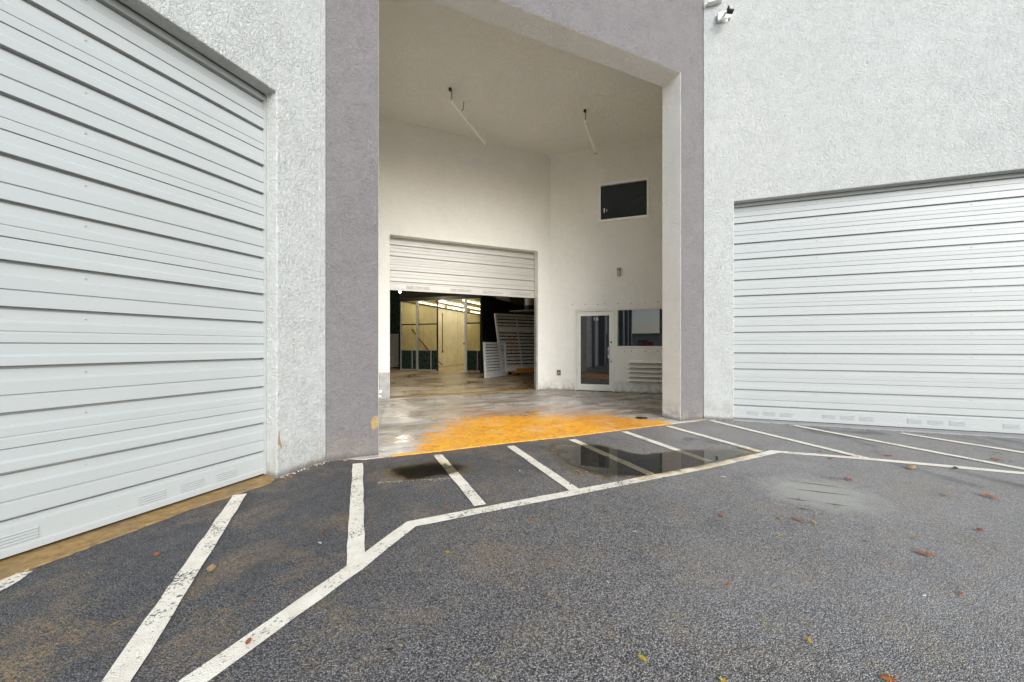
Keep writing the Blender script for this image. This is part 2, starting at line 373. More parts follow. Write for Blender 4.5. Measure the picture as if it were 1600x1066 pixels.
# --- concrete apron under the porch and floor inside
ap = [(.30, 4.60), (.478, 4.60), (1.2, 4.58), (2.1, 4.605), (3.0, 4.57), (4.0, 4.61), (5.2, 4.635), (5.45, 4.62), (5.7, 4.66), (9.2, 5.1), (9.2, 9.83), (.0, 9.83), (.0, 4.8)]
tag(sheet('concrete_apron', ap, -.003, 'concrete_apron', thick=.05), kind='structure')
tag(sheet('warehouse_floor', [(-9, 9.83), (26, 9.83), (26, 40), (-9, 40)], .006, 'warehouse_floor'), kind='structure')
tag(sheet('threshold_strip', [(1.22, 9.64), (5.2, 9.62), (5.2, 9.87), (1.22, 9.87)], .016, 'stained_sill', thick=.012), kind='structure')
# --- dark streaks of a retouching smear, made up as surface marks
for (a, b) in (((1231, 749), (1330, 762.5)), ((1229, 761), (1342, 774)), ((1228, 776), (1268, 782)), ((1286, 784), (1326, 789)), ((1240, 791), (1274, 796))):
    A, B = gnd(*a, 0).xy, gnd(*b, 0).xy; d = (B-A).normalized(); n = Vector((-d.y, d.x))*.007
    tag(sheet('retouch_streak', [A, (A+B)/2-n*1.2, B, (A+B)/2+n*.8], -.009, 'soffit_dark'), kind='structure')
# --- puddles
def puddle(px, jit, wet=1.0):
    P = [gnd(x, y, 0).xy for x, y in px]; out = []
    n = len(P)
    for i in range(n):
        p0, p1, p2, p3 = P[i-1], P[i], P[(i+1) % n], P[(i+2) % n]
        for k in range(6):
            u = k/6; q = .5*((2*p1)+(p2-p0)*u+(2*p0-5*p1+4*p2-p3)*u*u+(3*p1-p0-3*p2+p3)*u**3)
            out.append(q + Vector((random.uniform(-jit, jit), random.uniform(-jit, jit))))
    c = sum(out, Vector((0, 0)))/len(out); bm = bmesh.new(); rings = []
    for k, dv in ((1.45, 0), (1.0, .5), (.6, 1)): rings.append([bm.verts.new((*(c+(q-c)*k), -.0005)) for q in out])
    for A, B in zip(rings, rings[1:]):
        for i in range(len(out)): bm.faces.new((A[i], A[(i+1) % len(out)], B[(i+1) % len(out)], B[i]))
    bm.faces.new(rings[2])
    for f in bm.faces:
        f.normal_update()
        if f.normal.z < 0: f.normal_flip()
    o = link('puddle', bm, 'puddle_water'); me = o.data
    if me.polygons[0].normal.z < 0: me.flip_normals()
    a = me.attributes.new('depth', 'FLOAT', 'POINT'); nn = len(out)
    for i in range(len(me.vertices)): a.data[i].value = (0, .5, 1)[i//nn]*wet
    tag(o, kind='structure'); return o
puddle([(598, 735), (612, 727), (650, 722), (690, 717), (725, 721), (738, 731), (722, 741), (690, 745), (660, 749), (630, 751), (606, 745)], .012, .58)
puddle([(872, 697), (905, 695), (938, 695), (962, 701), (990, 708), (1018, 709), (1060, 704), (1100, 702), (1142, 701), (1166, 704), (1150, 713), (1118, 723), (1075, 732), (1030, 739), (1000, 743), (962, 742), (930, 737), (905, 729), (884, 714)], .015)

# ------------------------------------------------------------------ roller doors
def slat_mesh(prof, L, name):
    bm = bmesh.new(); A = [bm.verts.new((0, d, z)) for z, d in prof]; B = [bm.verts.new((L, d, z)) for z, d in prof]
    for i in range(len(prof)-1): bm.faces.new((A[i], A[i+1], B[i+1], B[i]))
    bmesh.ops.recalc_face_normals(bm, faces=bm.faces)
    me = bpy.data.meshes.new(name); bm.to_mesh(me); bm.free(); return me
def prof(H, pts): return [(H-z, d) for z, d in pts]
PA = prof(.27, [(0, -.022), (.010, -.022), (.011, 0), (.070, .002), (.086, .018), (.160, .018), (.163, .006), (.176, .022), (.262, .024), (.264, -.022), (.27, -.022)])
PB = prof(.348, [(0, -.022), (.010, -.022), (.011, 0), (.070, .002), (.086, .018), (.135, .018), (.138, .012), (.148, .019), (.204, .019), (.206, .002), (.211, .014), (.273, .015), (.288, .027), (.340, .028), (.342, -.022), (.348, -.022)])
PR = prof(.19, [(0, -.022), (.010, -.022), (.011, 0), (.033, .002), (.048, .018), (.165, .019), (.175, .03), (.19, .03), (.19, 0)])
def roller_door(parent, loc, rz, W, z0, ztop, mat, label, vents):
    base = bmesh.new(); box(base, -.0, W, .0, .032, z0, z0+.022); box(base, -.03, -.001, -.03, .045, .01, ztop); box(base, W+.001, W+.03, -.03, .045, .01, ztop)
    d = link('roller_door', base, mat, parent); d.location = loc; d.rotation_euler = (0, 0, rz); d['label'] = label
    meA, meB, meR = (slat_mesh(p, W, 'slat') for p in (PA, PB, PR))
    for me in (meA, meB, meR): me.materials.append(M[mat])
    z = z0 + .022
    k = 0
    while z < ztop:
        me, H = ((meR, .19) if k == 0 else (meA, .27) if k % 2 else (meB, .348))
        o = bpy.data.objects.new('slat', me); COL.objects.link(o); o.parent = d; o.location = (0, random.uniform(-.0015, .0015), z); o.rotation_euler = (0, random.uniform(-.0006, .0006), 0)
        z += H + .0008; k += 1
    bm = bmesh.new()
    for r in range(4):
        zz = .02 + r*.018
        v = [bm.verts.new(p) for p in ((-.085, 0, zz), (.085, 0, zz), (.085, .009, zz+.003), (-.085, .009, zz+.003), (-.085, 0, zz+.011), (.085, 0, zz+.011))]
        bm.faces.new((v[0], v[1], v[2], v[3])); bm.faces.new((v[3], v[2], v[5], v[4])); bm.faces.new((v[0], v[3], v[4])); bm.faces.new((v[1], v[5], v[2]))
    bmesh.ops.recalc_face_normals(bm, faces=bm.faces); vm = bpy.data.meshes.new('vent'); bm.to_mesh(vm); bm.free(); vm.materials.append(M[mat])
    for vx in vents:
        o = bpy.data.objects.new('vent', vm); COL.objects.link(o); o.parent = d; o.location = (vx, .0192, z0+.022+.03-.012)
    # rivets up the face
    rv = bmesh.new(); bmesh.ops.create_icosphere(rv, subdivisions=1, radius=.007)
    rm = bpy.data.meshes.new('rivet'); rv.to_mesh(rm); rv.free(); rm.materials.append(M['lamp_grey'])
    z = z0 + .212; k = 1
    while z < ztop-.3:
        H = .27 if k % 2 else .348
        for rx in (W*.29, W*.72):
            o = bpy.data.objects.new('rivet', rm); COL.objects.link(o); o.parent = d; o.location = (rx, .003, z+H-.045)
        z += H+.0008; k += 1
    return d

# ------------------------------------------------------------------ left unit
LREC = .19; DW = 4.3; DH = 3.66; LJ = .577
lu = empty('warehouse_unit', (XL0-S*2.5, GY-S*2.5, 0)); tag(lu, 'white stucco warehouse unit with tall white roller door left of the porch', 'building')
def at(parent, o, org, rz):
    o.location = (org[0]-parent.location.x, org[1]-parent.location.y, 0); o.rotation_euler = (0, 0, rz); return o
ops = [(LJ + k*7.0, LJ + k*7.0 + DW, -.2, DH) for k in range(6)]
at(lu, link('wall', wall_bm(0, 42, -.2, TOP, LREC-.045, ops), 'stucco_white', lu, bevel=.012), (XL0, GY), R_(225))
roller_door(lu, (XL0-S*LJ-S*LREC - lu.location.x, GY-S*LJ+S*LREC - lu.location.y, 0), R_(225), DW, .022, 3.75, 'door_white', 'closed white corrugated roller door', [.35, .62, .89, 1.55, 1.85, 2.15, 2.5, 2.8])
for k in range(1, 6):     # further bays of the same row, seen mirrored in the porch window
    p = bxo('door_leaf', (ops[k][0]-.05, ops[k][1]+.05, -LREC-.03, -LREC, 0, 3.75), 'door_white', lu); at(lu, p, (XL0, GY), R_(225))
    p = bxo('pilaster', (ops[k][0]-1.2, ops[k][0]-.75, -.05, .35, -.1, TOP+.1), 'stucco_grey', lu); at(lu, p, (XL0, GY), R_(225))
p = bxo('roof', (0, 42, -14, .08, TOP+.002, TOP+.25), 'roof_grey', lu); at(lu, p, (XL0, GY), R_(225))
bm = bmesh.new(); box(bm, .002, .062, 0, .006, -.05, TOP-.01); box(bm, .068, .074, 0, .003, -.05, TOP-.01)
at(lu, link('corner_bead', bm, 'stucco_white', lu), (XL0, GY), R_(225))
# chipped plaster by the door
def chip(parent, cx, cz, pts, org, rz, mat='wood_chip'):
    bm = bmesh.new(); vs = [bm.verts.new((cx+a, .004, cz+b)) for a, b in pts]; f = bm.faces.new(vs)
    r = bmesh.ops.extrude_face_region(bm, geom=[f]); bmesh.ops.translate(bm, verts=[v for v in r['geom'] if isinstance(v, bmesh.types.BMVert)], vec=(0, .004, 0))
    o = link('plaster_chip', bm, mat, parent); at(parent, o, org, rz); return o
chip(lu, LJ-.02, .33, [(0, .10), (-.008, .03), (-.03, -.05), (-.02, -.06), (-.01, -.02), (.006, -.03), (.007, .03)], (XL0, GY), R_(225))
# ochre stained concrete sill below the door
sl = [gnd(415, 741.5), gnd(425, 753), gnd(300, 793), gnd(180, 838), gnd(60, 882), gnd(0, 905), gnd(-150, 962), gnd(-420, 1066)]
bmp = []
for a, b in zip(sl[1:], sl[2:]):
    for k in range(8):
        q = a + (b-a)*k/8; bmp.append((q.x+random.uniform(-.008, .008), q.y+random.uniform(-.008, .008)))
ins = [(XL0-S*(LJ-.02)-S*(LREC+.02), GY-S*(LJ-.02)+S*(LREC+.02)), (XL0-S*(LJ+DW)-S*(LREC+.02), GY-S*(LJ+DW)+S*(LREC+.02))]
outs = [(XL0-S*(LJ+.01), GY-S*(LJ+.01))] + [p for p in bmp if (p[0]-XL0)/-S > LJ+.03 and (p[0]-XL0)/-S < LJ+DW]
tag(sheet('concrete_sill', [ins[0]] + outs + [ins[1]], -.002, 'stained_sill', thick=.03), kind='structure')

# ------------------------------------------------------------------ right unit
RREC = .19; RJ = .462
ru = empty('warehouse_unit', (XR1+S*2.5, GY-S*2.5, 0)); tag(ru, 'white stucco warehouse unit with closed roller door right of the porch', 'building')
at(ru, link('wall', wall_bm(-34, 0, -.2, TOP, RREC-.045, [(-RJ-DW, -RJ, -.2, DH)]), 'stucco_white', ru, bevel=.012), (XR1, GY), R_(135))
RO = (XR1+S*(RJ+DW)+S*RREC, GY-S*(RJ+DW)+S*RREC)
roller_door(ru, (RO[0]-ru.location.x, RO[1]-ru.location.y, 0), R_(135), DW, .022, 3.75, 'door_white', 'closed white corrugated roller door', [W_ for g in (.6, 1.65, 2.7, 3.75) for W_ in (g-.24, g, g+.24)])
p = bxo('roof', (-34, 0, -14, .08, TOP+.002, TOP+.25), 'roof_grey', ru); at(ru, p, (XR1, GY), R_(135))
sr = [(XR1+S*RJ+S*.21, GY-S*RJ+S*.21), (XR1+S*RJ, GY-S*RJ-.0), (XR1+S*(RJ+DW)-.05, GY-S*(RJ+DW)-.05), (XR1+S*(RJ+DW)+S*.21, GY-S*(RJ+DW)+S*.21)]
tag(sheet('concrete_sill', sr, .010, 'roof_grey', thick=.03), kind='structure')

# ------------------------------------------------------------------ entrance porch between the two units
pu = empty('entrance_porch', (2.7, 7, 0)); tag(pu, 'deep stucco entrance porch with grey portal, raised roller door and glass door', 'building')
def pw(o): o.location = (-2.7, -7, 0); return o
bm = wall_bm(-XR1+.001, -XL0-.001, -.15, TOP+.2, PT, [(-XR0, -XL1, -.15, SOF)]); bmesh.ops.recalc_face_normals(bm, faces=bm.faces)
for f in bm.faces: f.material_index = 0 if f.normal.y > .5 else 1
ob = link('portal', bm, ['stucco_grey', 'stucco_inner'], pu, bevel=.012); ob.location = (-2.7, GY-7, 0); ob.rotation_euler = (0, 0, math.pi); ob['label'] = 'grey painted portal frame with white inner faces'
pw(bxo('ceiling', (-.1, 9.2, GY+PT, 9.9, CEIL, CEIL+.2), 'stucco_cream', pu))
pw(bxo('ceiling_slab', (-9, 26, GY+PT+.3, 41, TOP+.3, TOP+.5), 'roof_grey', pu))
pw(bxo('side_wall', (.1, .3, GY+PT+.001, BK-.001, -.1, CEIL-.001), 'stucco_cream', pu))
DL, DR, BH = 1.222, 5.199, 3.879
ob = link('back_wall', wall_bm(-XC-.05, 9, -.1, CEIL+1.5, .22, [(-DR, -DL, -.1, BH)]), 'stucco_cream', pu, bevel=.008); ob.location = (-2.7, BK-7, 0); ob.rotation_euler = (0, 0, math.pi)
roller_door(pu, (DR+.04-2.7, BK+.27-7, 0), math.pi, DR-DL+.08, 2.60, 4.0, 'door_cream', 'half raised cream roller door with scuffed bottom edge', [W_ for g in (.45, 1.3, 2.2, 3.3) for W_ in (g-.2, g, g+.2)])
pw(bxo('jamb_guard', (DL-.24, DL-.012, BK-.03, BK+.01, .0, .62), 'aluminium_old', pu, .006))
pw(bxo('door_guide', (DR-.05, DR-.002, BK+.02, BK+.10, .0, 2.6), 'aluminium_old', pu))
# glazed side wall
GO = (XC, BK)
gate = lambda o: at(pu, o, GO, R_(135))
G0, G1, GH = .697, 1.773, 2.231
W0, W1, WZ0, WZ1 = 1.344, 2.639, 4.589, 5.624
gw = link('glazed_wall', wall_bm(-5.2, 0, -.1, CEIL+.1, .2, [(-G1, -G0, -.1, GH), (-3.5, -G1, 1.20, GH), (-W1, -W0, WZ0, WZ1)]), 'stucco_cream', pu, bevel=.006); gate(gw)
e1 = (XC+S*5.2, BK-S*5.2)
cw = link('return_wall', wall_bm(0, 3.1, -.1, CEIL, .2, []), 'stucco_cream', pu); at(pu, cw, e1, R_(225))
# glass door: stile frame, glass, pull handle, hinges, lock, number
def frame_bm(x0, x1, z0, z1, w, y0, y1, wb=None, wt=None):
    bm = bmesh.new(); wb = w if wb is None else wb; wt = w if wt is None else wt
    box(bm, x0, x0+w, y0, y1, z0, z1); box(bm, x1-w, x1, y0, y1, z0, z1)
    if wb: box(bm, x0+w+.0005, x1-w-.0005, y0+.001, y1-.001, z0, z0+wb)
    box(bm, x0+w+.0005, x1-w-.0005, y0+.001, y1-.001, z1-wt, z1); return bm
jf = gate(link('door_frame', frame_bm(-G1+.002, -G0-.002, .007, GH-.002, .045, -.10, -.015, wb=0), 'frame_white', pu, bevel=.003))
dx0, dx1 = -G1+.052, -G0-.052
gd = gate(link('glass_door', frame_bm(dx0, dx1, .02, GH-.055, .10, -.085, -.04, wb=.17, wt=.11), 'frame_white', pu, bevel=.004))
gd['label'] = 'white framed glass door marked 16'
def sub(o): o.location = (0, 0, 0); o.parent = gd; return o
sub(bxo('pane', (dx0+.09, dx1-.09, -.066, -.058, .18, GH-.155), 'tinted_glass'))
hx = dx0+.05; hh = dx0+.085
sub(tubeo('handle', [(hx, -.04, .90), (hx+.02, .03, .90), (hh+.03, .05, .94), (hh+.03, .05, 1.18), (hx+.02, .03, 1.22), (hx, -.04, 1.22)], .016, 'white_plastic'))
for lz_, lr_ in ((.82, .02), (1.34, .024)): sub(tubeo('lock', [(hx, -.045, lz_), (hx, -.03, lz_)], lr_, 'black_metal', None, 10))
for zz in (.45, 1.85): sub(bxo('hinge', (dx1-.006, dx1+.02, -.042, -.022, zz, zz+.16), 'steel'))
sub(bxo('push_bar', (dx0+.1, dx1-.1, -.115, -.10, 1.18, 1.20), 'steel'))
def text(body, size, name, mat, mtx, parent):
    cu = bpy.data.curves.new(name, 'FONT'); cu.body = body; cu.size = size; cu.extrude = .001; cu.align_x = 'CENTER'
    tmp = bpy.data.objects.new(name, cu); me = bpy.data.meshes.new_from_object(tmp); bpy.data.objects.remove(tmp)
    me.transform(mtx); me.materials.append(M[mat]); o = bpy.data.objects.new(name, me); COL.objects.link(o); o.parent = parent; return o
# text faces the viewer (local +y), reading direction is local -x
tm = Matrix.Translation(((dx0+dx1)/2-.02, -.055, GH-.30)) @ Matrix(((-1, 0, 0, 0), (0, 0, 1, 0), (0, 1, 0, 0), (0, 0, 0, 1)))
text('16', .15, 'number', 'scrap_white', tm, gd)
# fixed window beside the door
wf = gate(link('window', frame_bm(-3.499, -G1-.03, 1.202, GH-.002, .035, -.09, -.02), 'frame_white', pu, bevel=.003))
p = bxo('pane', (-3.47, -G1-.06, -.06, -.052, 1.23, GH-.035), 'tinted_glass', wf); p.location = (0, 0, 0)
gate(bxo('mullion', (-G1-.03, -G1-.001, -.1, -.016, 1.201, GH-.003), 'frame_white', pu))
p = bxo('sill', (-3.5, -G1-.001, -.02, .012, 1.165, 1.199), 'frame_white', wf)
# upper window
uf = gate(link('window', frame_bm(-W1+.002, -W0-.002, WZ0+.002, WZ1-.002, .055, -.07, .03), 'rod_white', pu, bevel=.003))
bxo('pane', (-W1+.045, -W0-.045, -.05, -.042, WZ0+.045, WZ1-.045), 'dark_upper_glass', uf)
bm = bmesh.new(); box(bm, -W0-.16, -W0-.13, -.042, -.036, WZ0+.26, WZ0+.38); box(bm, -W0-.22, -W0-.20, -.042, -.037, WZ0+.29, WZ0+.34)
link('painted_glint', bm, 'frame_white', uf)  # pale bars paint a lamp's reflection onto the pane
# row of anchor bolts over and under the glazing
bb = bmesh.new(); bmesh.ops.create_cone(bb, cap_ends=True, segments=8, radius1=.014, radius2=.012, depth=.012, matrix=Matrix.Rotation(math.pi/2, 4, 'X'))
bme = bpy.data.meshes.new('anchor_bolt'); bb.to_mesh(bme); bb.free(); bme.materials.append(M['brass'])
def glz(x, y):
    q = on_plane(x, y, (XC, BK, 0), (S, S, 0)); return -(q.x-XC)/S, q.z
for (x, y) in ((895, 476), (914.5, 476), (934, 476), (945, 474.7), (965.5, 474.5), (986, 474), (1008.5, 473), (1028, 472), (976, 549), (986.5, 549), (1008.5, 549), (1028, 549)):
    bx_, bz_ = glz(x, y); o = bpy.data.objects.new('anchor_bolt', bme); COL.objects.link(o); o.parent = gw; o.location = (bx_, .005, bz_)

# --- slatted awning vent under the window
vx1, vzt = glz(983, 562); vzb = glz(983, 597)[1]
V0 = vx1; n = 5; hgt = (vzt-vzb)/n
lo = empty('louvre_vent', (XC, BK, 0), R_(135)); tag(lo, 'cream metal vent of five sloping blades below the porch window', 'vent')
for k in range(n):
    z1 = vzt - k*hgt; bm = bmesh.new()
    pr = [(0.006, z1), (.17, z1-hgt*.55), (.17, z1-hgt*.68), (.158, z1-hgt*.68), (0.006, z1-hgt*.14)]
    A = [bm.verts.new((V0-(.0 if d < .05 else -.04), d, z)) for d, z in pr]; B = [bm.verts.new((-3.3, d, z)) for d, z in pr]
    for i in range(5): bm.faces.new((A[i], A[(i+1) % 5], B[(i+1) % 5], B[i]))
    bm.faces.new(A[::-1]); bm.faces.new(B); link('blade', bm, 'blade_cream', lo)
bxo('back_plate', (-3.3, V0-.01, .001, .006, vzb, vzt-.01), 'lamp_grey', lo)  # grey colour stands in for the shadow lines between the blades
# --- small wall lamp, outlet, cleanout cap, latch
def on_glazed(px, py): a, b = glz(px, py); return Vector((XC - S*a, BK + S*a, b))
q = on_glazed(967.5, 424); sc = empty('wall_lamp', (q.x, q.y, q.z-.12), R_(135)); tag(sc, 'small grey jar lamp on the wall above the glass door', 'lamp')
bxo('back_box', (-.055, .055, .001, .07, .13, .20), 'brass', sc, .008)
bm = bmesh.new(); prev = None
rings = [(.045, .12), (.05, .09), (.05, .02), (.035, -.02), (.001, -.03)]
rr = [[bm.verts.new((r*math.cos(a*math.pi/6), .07+r*math.sin(a*math.pi/6), z)) for a in range(12)] for r, z in rings]
for A, B in zip(rr, rr[1:]):
    for a in range(12): bm.faces.new((A[a], A[(a+1) % 12], B[(a+1) % 12], B[a]))
link('jar', bm, 'lamp_grey', sc, smooth=True)
bm = bmesh.new(); tube(bm, [(0, .03, .14), (0, .07, .13), (0, .07, .115)], .03, 10); link('neck', bm, 'brass', sc)
q = on_glazed(873.5, 582.5); oc = empty('outlet', (q.x, q.y, q.z-.07), R_(135)); tag(oc, 'small tan outlet box low on the wall left of the glass door', 'outlet')
bxo('cover', (-.055, .055, .001, .03, 0, .15), 'brass', oc, .006); bxo('flap', (-.03, .03, .0301, .04, .03, .12), 'black_metal', oc, .003); bxo('switch', (-.015, .015, .0401, .046, .05, .09), 'frame_white', oc)
q = gnd(1002.5, 653, .006); bm = bmesh.new()
for r, z0_, z1_ in ((.10, .006, .012), (.075, .0121, .016), (.02, .0161, .022)):
    bmesh.ops.create_cone(bm, cap_ends=True, segments=20, radius1=r, radius2=r*.97, depth=z1_-z0_, matrix=Matrix.Translation((q.x, q.y, (z0_+z1_)/2)))
tag(link('cleanout_cap', bm, 'black_metal'), 'round dark drain cap set in the concrete beside the right column', 'drain cap')
lp = empty('door_latch', (XL1+.001, GY+.12, .62)); tag(lp, 'small white latch on the inner edge of the left grey column', 'latch')
bxo('plate', (0, .012, -.03, .05, 0, .16), 'white_plastic', lp, .003); bxo('hook', (.0121, .05, -.005, .02, .07, .10), 'steel', lp, .003); bxo('tongue', (.0121, .04, .0, .03, .02, .045), 'white_plastic', lp, .003)
chip(pu, -XL1+.055, .35, [(-.05, .09), (-.02, .10), (.01, .08), (.03, .04), (.028, -.03), (.01, -.07), (-.02, -.05), (-.05, -.02)], (0, GY), math.pi)

# --- two thin rods under the porch ceiling
def rod(a, b, z, label, hook):
    A = gnd(*a, z); B = gnd(*b, z); e = empty('ceiling_rod', (A.x, A.y, z)); tag(e, label, 'rod', 'rods below the porch ceiling')
    d = B-A; dn = d.normalized()
    tubeo('tube', [(0, 0, 0), d], .036, 'rod_white', e, 10)
    tubeo('hanger', [dn*.02 + Vector((0, 0, .02)), dn*.02 + Vector((0, 0, CEIL-z))], .016, 'lamp_grey', e)
    bm = bmesh.new(); tube(bm, [dn*-.05 + Vector((0, 0, CEIL-z-.05)), dn*-.05 + Vector((0, 0, CEIL-z))], .032, 10); link('mount', bm, 'black_metal', e)
    bm = bmesh.new(); tube(bm, [d-dn*.08, d+dn*.01], .036, 10); link('end_cap', bm, 'frame_white', e)
    tubeo('hanger', [d-dn*.06 + Vector((0, 0, .02)), d-dn*.06 + Vector((0, 0, CEIL-z))], .012, 'rod_white', e)
    if hook: tubeo('wire', [d*.22, d*.24 + Vector((.05, 0, .1)), d*.2 + Vector((.1, 0, CEIL-z))], .008, 'black_metal', e)
rod((705, 158), (760, 227), 6.38, 'longer thin white rod hung below the porch ceiling, above the roller door', True)
rod((914.5, 190), (931, 239), 6.38, 'shorter thin white rod hung below the porch ceiling, above the square window', False)

# --- floodlight high on the right wall
q = on_plane(1131, 36, (XR1, GY, 0), (S, S, 0)); fl = empty('floodlight', (q.x, q.y, q.z), R_(135)); tag(fl, 'white security floodlight high on the right wall beside the grey column', 'floodlight')
bxo('junction_box', (-.10, .10, .001, .06, .02, .16), 'white_plastic', fl, .01)
tubeo('arm', [(.0, .06, .08), (.0, .13, .06), (-.03, .17, .03)], .018, 'white_plastic', fl)
bm = bmesh.new(); hd = Matrix.Translation((-.06, .22, .02)) @ Matrix.Rotation(R_(25), 4, 'X') @ Matrix.Rotation(R_(20), 4, 'Z')
v, fs = box(bm, -.045, .045, -.03, .04, -.06, .06); bmesh.ops.transform(bm, matrix=hd, verts=v); link('lamp_head', bm, 'black_metal', fl, bevel=.01)
bm = bmesh.new(); v, fs = box(bm, -.034, .034, .0405, .046, -.047, .047); bmesh.ops.transform(bm, matrix=hd, verts=v); link('lens', bm, 'lamp_grey', fl)
bm = bmesh.new(); bmesh.ops.create_uvsphere(bm, u_segments=12, v_segments=8, radius=.045, matrix=Matrix.Translation((.0, .12, -.06))); link('sensor', bm, 'white_plastic', fl, smooth=True)
bxo('canopy_plate', (.03, .25, .001, .10, .34, .40), 'white_plastic', fl, .01)

# ------------------------------------------------------------------ warehouse interior
iw = empty('warehouse_shell', (8, 24, 0)); tag(iw, 'dim beige inner walls of the warehouse behind the raised roller door', 'building')
def il(o): o.location = (-8, -24, 0); return o
il(bxo('far_wall', (-9, 26, 38, 38.2, 0, TOP), 'beige_block', iw)); il(bxo('side_wall', (-9.2, -9, 9.8, 38.2, 0, TOP), 'dark_wall', iw)); il(bxo('side_wall', (26, 26.2, 9.8, 38.2, 0, TOP), 'dark_wall', iw))
il(bxo('front_wall', (5.65, 26, 9.81, 10.0, 0, TOP), 'dark_wall', iw)); il(bxo('inner_ceiling', (-9, 26, 9.82, 38, TOP-.1, TOP), 'dark_wall', iw))
C0 = Vector((6.26, 17.05, 0)); RB = R_(-45)         # booth frame: x along its front to the right, y into the depth
bo = empty('spray_booth', C0, RB); tag(bo, 'lit cream spray booth with framed glass front inside the warehouse', 'booth')
BHt = 3.55; BL = 4.49; BD = 10.0; P2, P1, PM = -.868, -2.327, -3.50
bxo('side_panel', (-.04, .03, .07, BD, 0, BHt), 'dark_green', bo, .004)
bxo('inner_lining', (-.06, -.041, .08, BD-.1, .03, BHt-.03), 'booth_cream', bo)
bxo('side_panel', (-BL-.05, -BL, .07, BD, 0, BHt), 'dark_green', bo, .004)
for k in range(5): bxo('wall_panel', (-BL+.001, -BL+.03, .1+k*1.96, .1+k*1.96+1.94, .06, BHt-.1), 'booth_cream', bo, .004)
bxo('skirting', (-BL+.001, -BL+.05, .1, BD-.1, .007, .06), 'booth_cream', bo)
bxo('back_panel', (-BL-.04, .02, BD, BD+.06, 0, BHt), 'booth_cream', bo)
bxo('roof_panel', (-BL-.06, .05, -.02, BD+.08, BHt+.001, BHt+.07), 'black_metal', bo)
bxo('roof_lining', (-BL+.001, -.061, .08, BD-.01, BHt-.04, BHt-.002), 'booth_cream', bo)
for xx, w, ms in ((-BL+.03, .07, 'aluminium_old'), (PM, .13, 'aluminium_old'), (P1-.03, .06, 'black_metal'), (P2+.05, .13, 'aluminium'), (-.035, .07, 'black_metal')):
    bxo('post', (xx-w/2, xx+w/2, .0, .065, .01, BHt-.002), ms, bo, .004)
bxo('head_rail', (-BL, 0, -.012, -.001, BHt-.09, BHt-.001), 'black_metal', bo)
for a, b in ((-BL+.066, PM-.066), (PM+.066, P1-.061), (P2+.116, -.071)):
    bxo('glass_pane', (a, b, .028, .034, 1.03, BHt-.09), 'clear_glass', bo)
    bxo('mid_rail', (a, b, .012, .05, 2.27, 2.33), 'black_metal', bo); bxo('mid_rail', (a, b, .012, .05, 1.0, 1.03), 'aluminium_old', bo)
    bxo('kick_panel', (a, b, .02, .04, .08, .999), 'dark_green', bo); bxo('base_rail', (a, b, .012, .05, .012, .075), 'aluminium_old', bo)
    bxo('stiffener', ((a+b)/2+.18, (a+b)/2+.23, .0, .019, .08, .999), 'aluminium_old', bo)
tubeo('hose', [(-BL+.08, .9, 2.1), (-BL+.1, 1.6, 1.55), (-BL+.1, 2.6, .9), (-BL+.12, 3.4, .35), (-BL+.16, 3.9, .09)], .03, 'brown_card', bo)
tubeo('cable', [(-BL+.06, 4.05, 3.2), (-BL+.06, 4.05, .95)], .022, 'brown_card', bo); bxo('socket', (-BL+.031, -BL+.08, 4.0, 4.1, .82, .96), 'brown_card', bo)
bxo('door_knob', (P2-.06, P2-.0, -.02, .02, 1.3, 1.38), 'black_metal', bo, .01)
ORD = ('first', 'second', 'third', 'fourth', 'fifth'); DEP = ('at the front', 'in the middle', 'at the far end')
for r_, xx in enumerate((-3.7, -2.5, -1.2)):
    for d_, yy in enumerate((1.7, 4.6, 7.6)):
        e = empty('tube_light', bo.matrix_basis @ Vector((xx, yy, BHt-.10)), RB)
        tag(e, 'lit booth tube light %s of the %s row from the left' % (DEP[d_], ORD[r_]), 'light', 'lit tubes in the booth')
        bxo('tray', (-.035, .035, -1.3, 1.3, .03, .055), 'white_plastic', e)
        tubeo('tube', [(0, -1.25, 0), (0, 1.25, 0)], .019, 'lit_tube', e)
def cp(px, d): return FW*d + RT*((px-800)/FPX*d)
q = cp(625, 17.2); hl = empty('hanging_lamp', (q.x, q.y, CH+(YH-456)/FPX*17.2)); tag(hl, 'small lit bulb hanging in the dark above the left end of the booth', 'lamp')
bm = bmesh.new(); bmesh.ops.create_uvsphere(bm, u_segments=14, v_segments=10, radius=.055); link('bulb', bm, 'lit_bulb', hl, smooth=True)
tubeo('socket', [(0, 0, .05), (0, 0, .16)], .03, 'black_metal', hl); tubeo('cord', [(0, 0, .16), (0, 0, TOP-.1-hl.location.z)], .01, 'black_metal', hl)
ld = bpy.data.lights.new('bulb_fill', 'POINT'); ld.energy = 65; ld.shadow_soft_size = .06; ld.color = (1, .9, .72)  # fill light added at the bulb to brighten the warehouse interior
lo_ = bpy.data.objects.new('bulb_fill', ld); COL.objects.link(lo_); lo_.parent = hl; lo_.location = (0, 0, -.13)
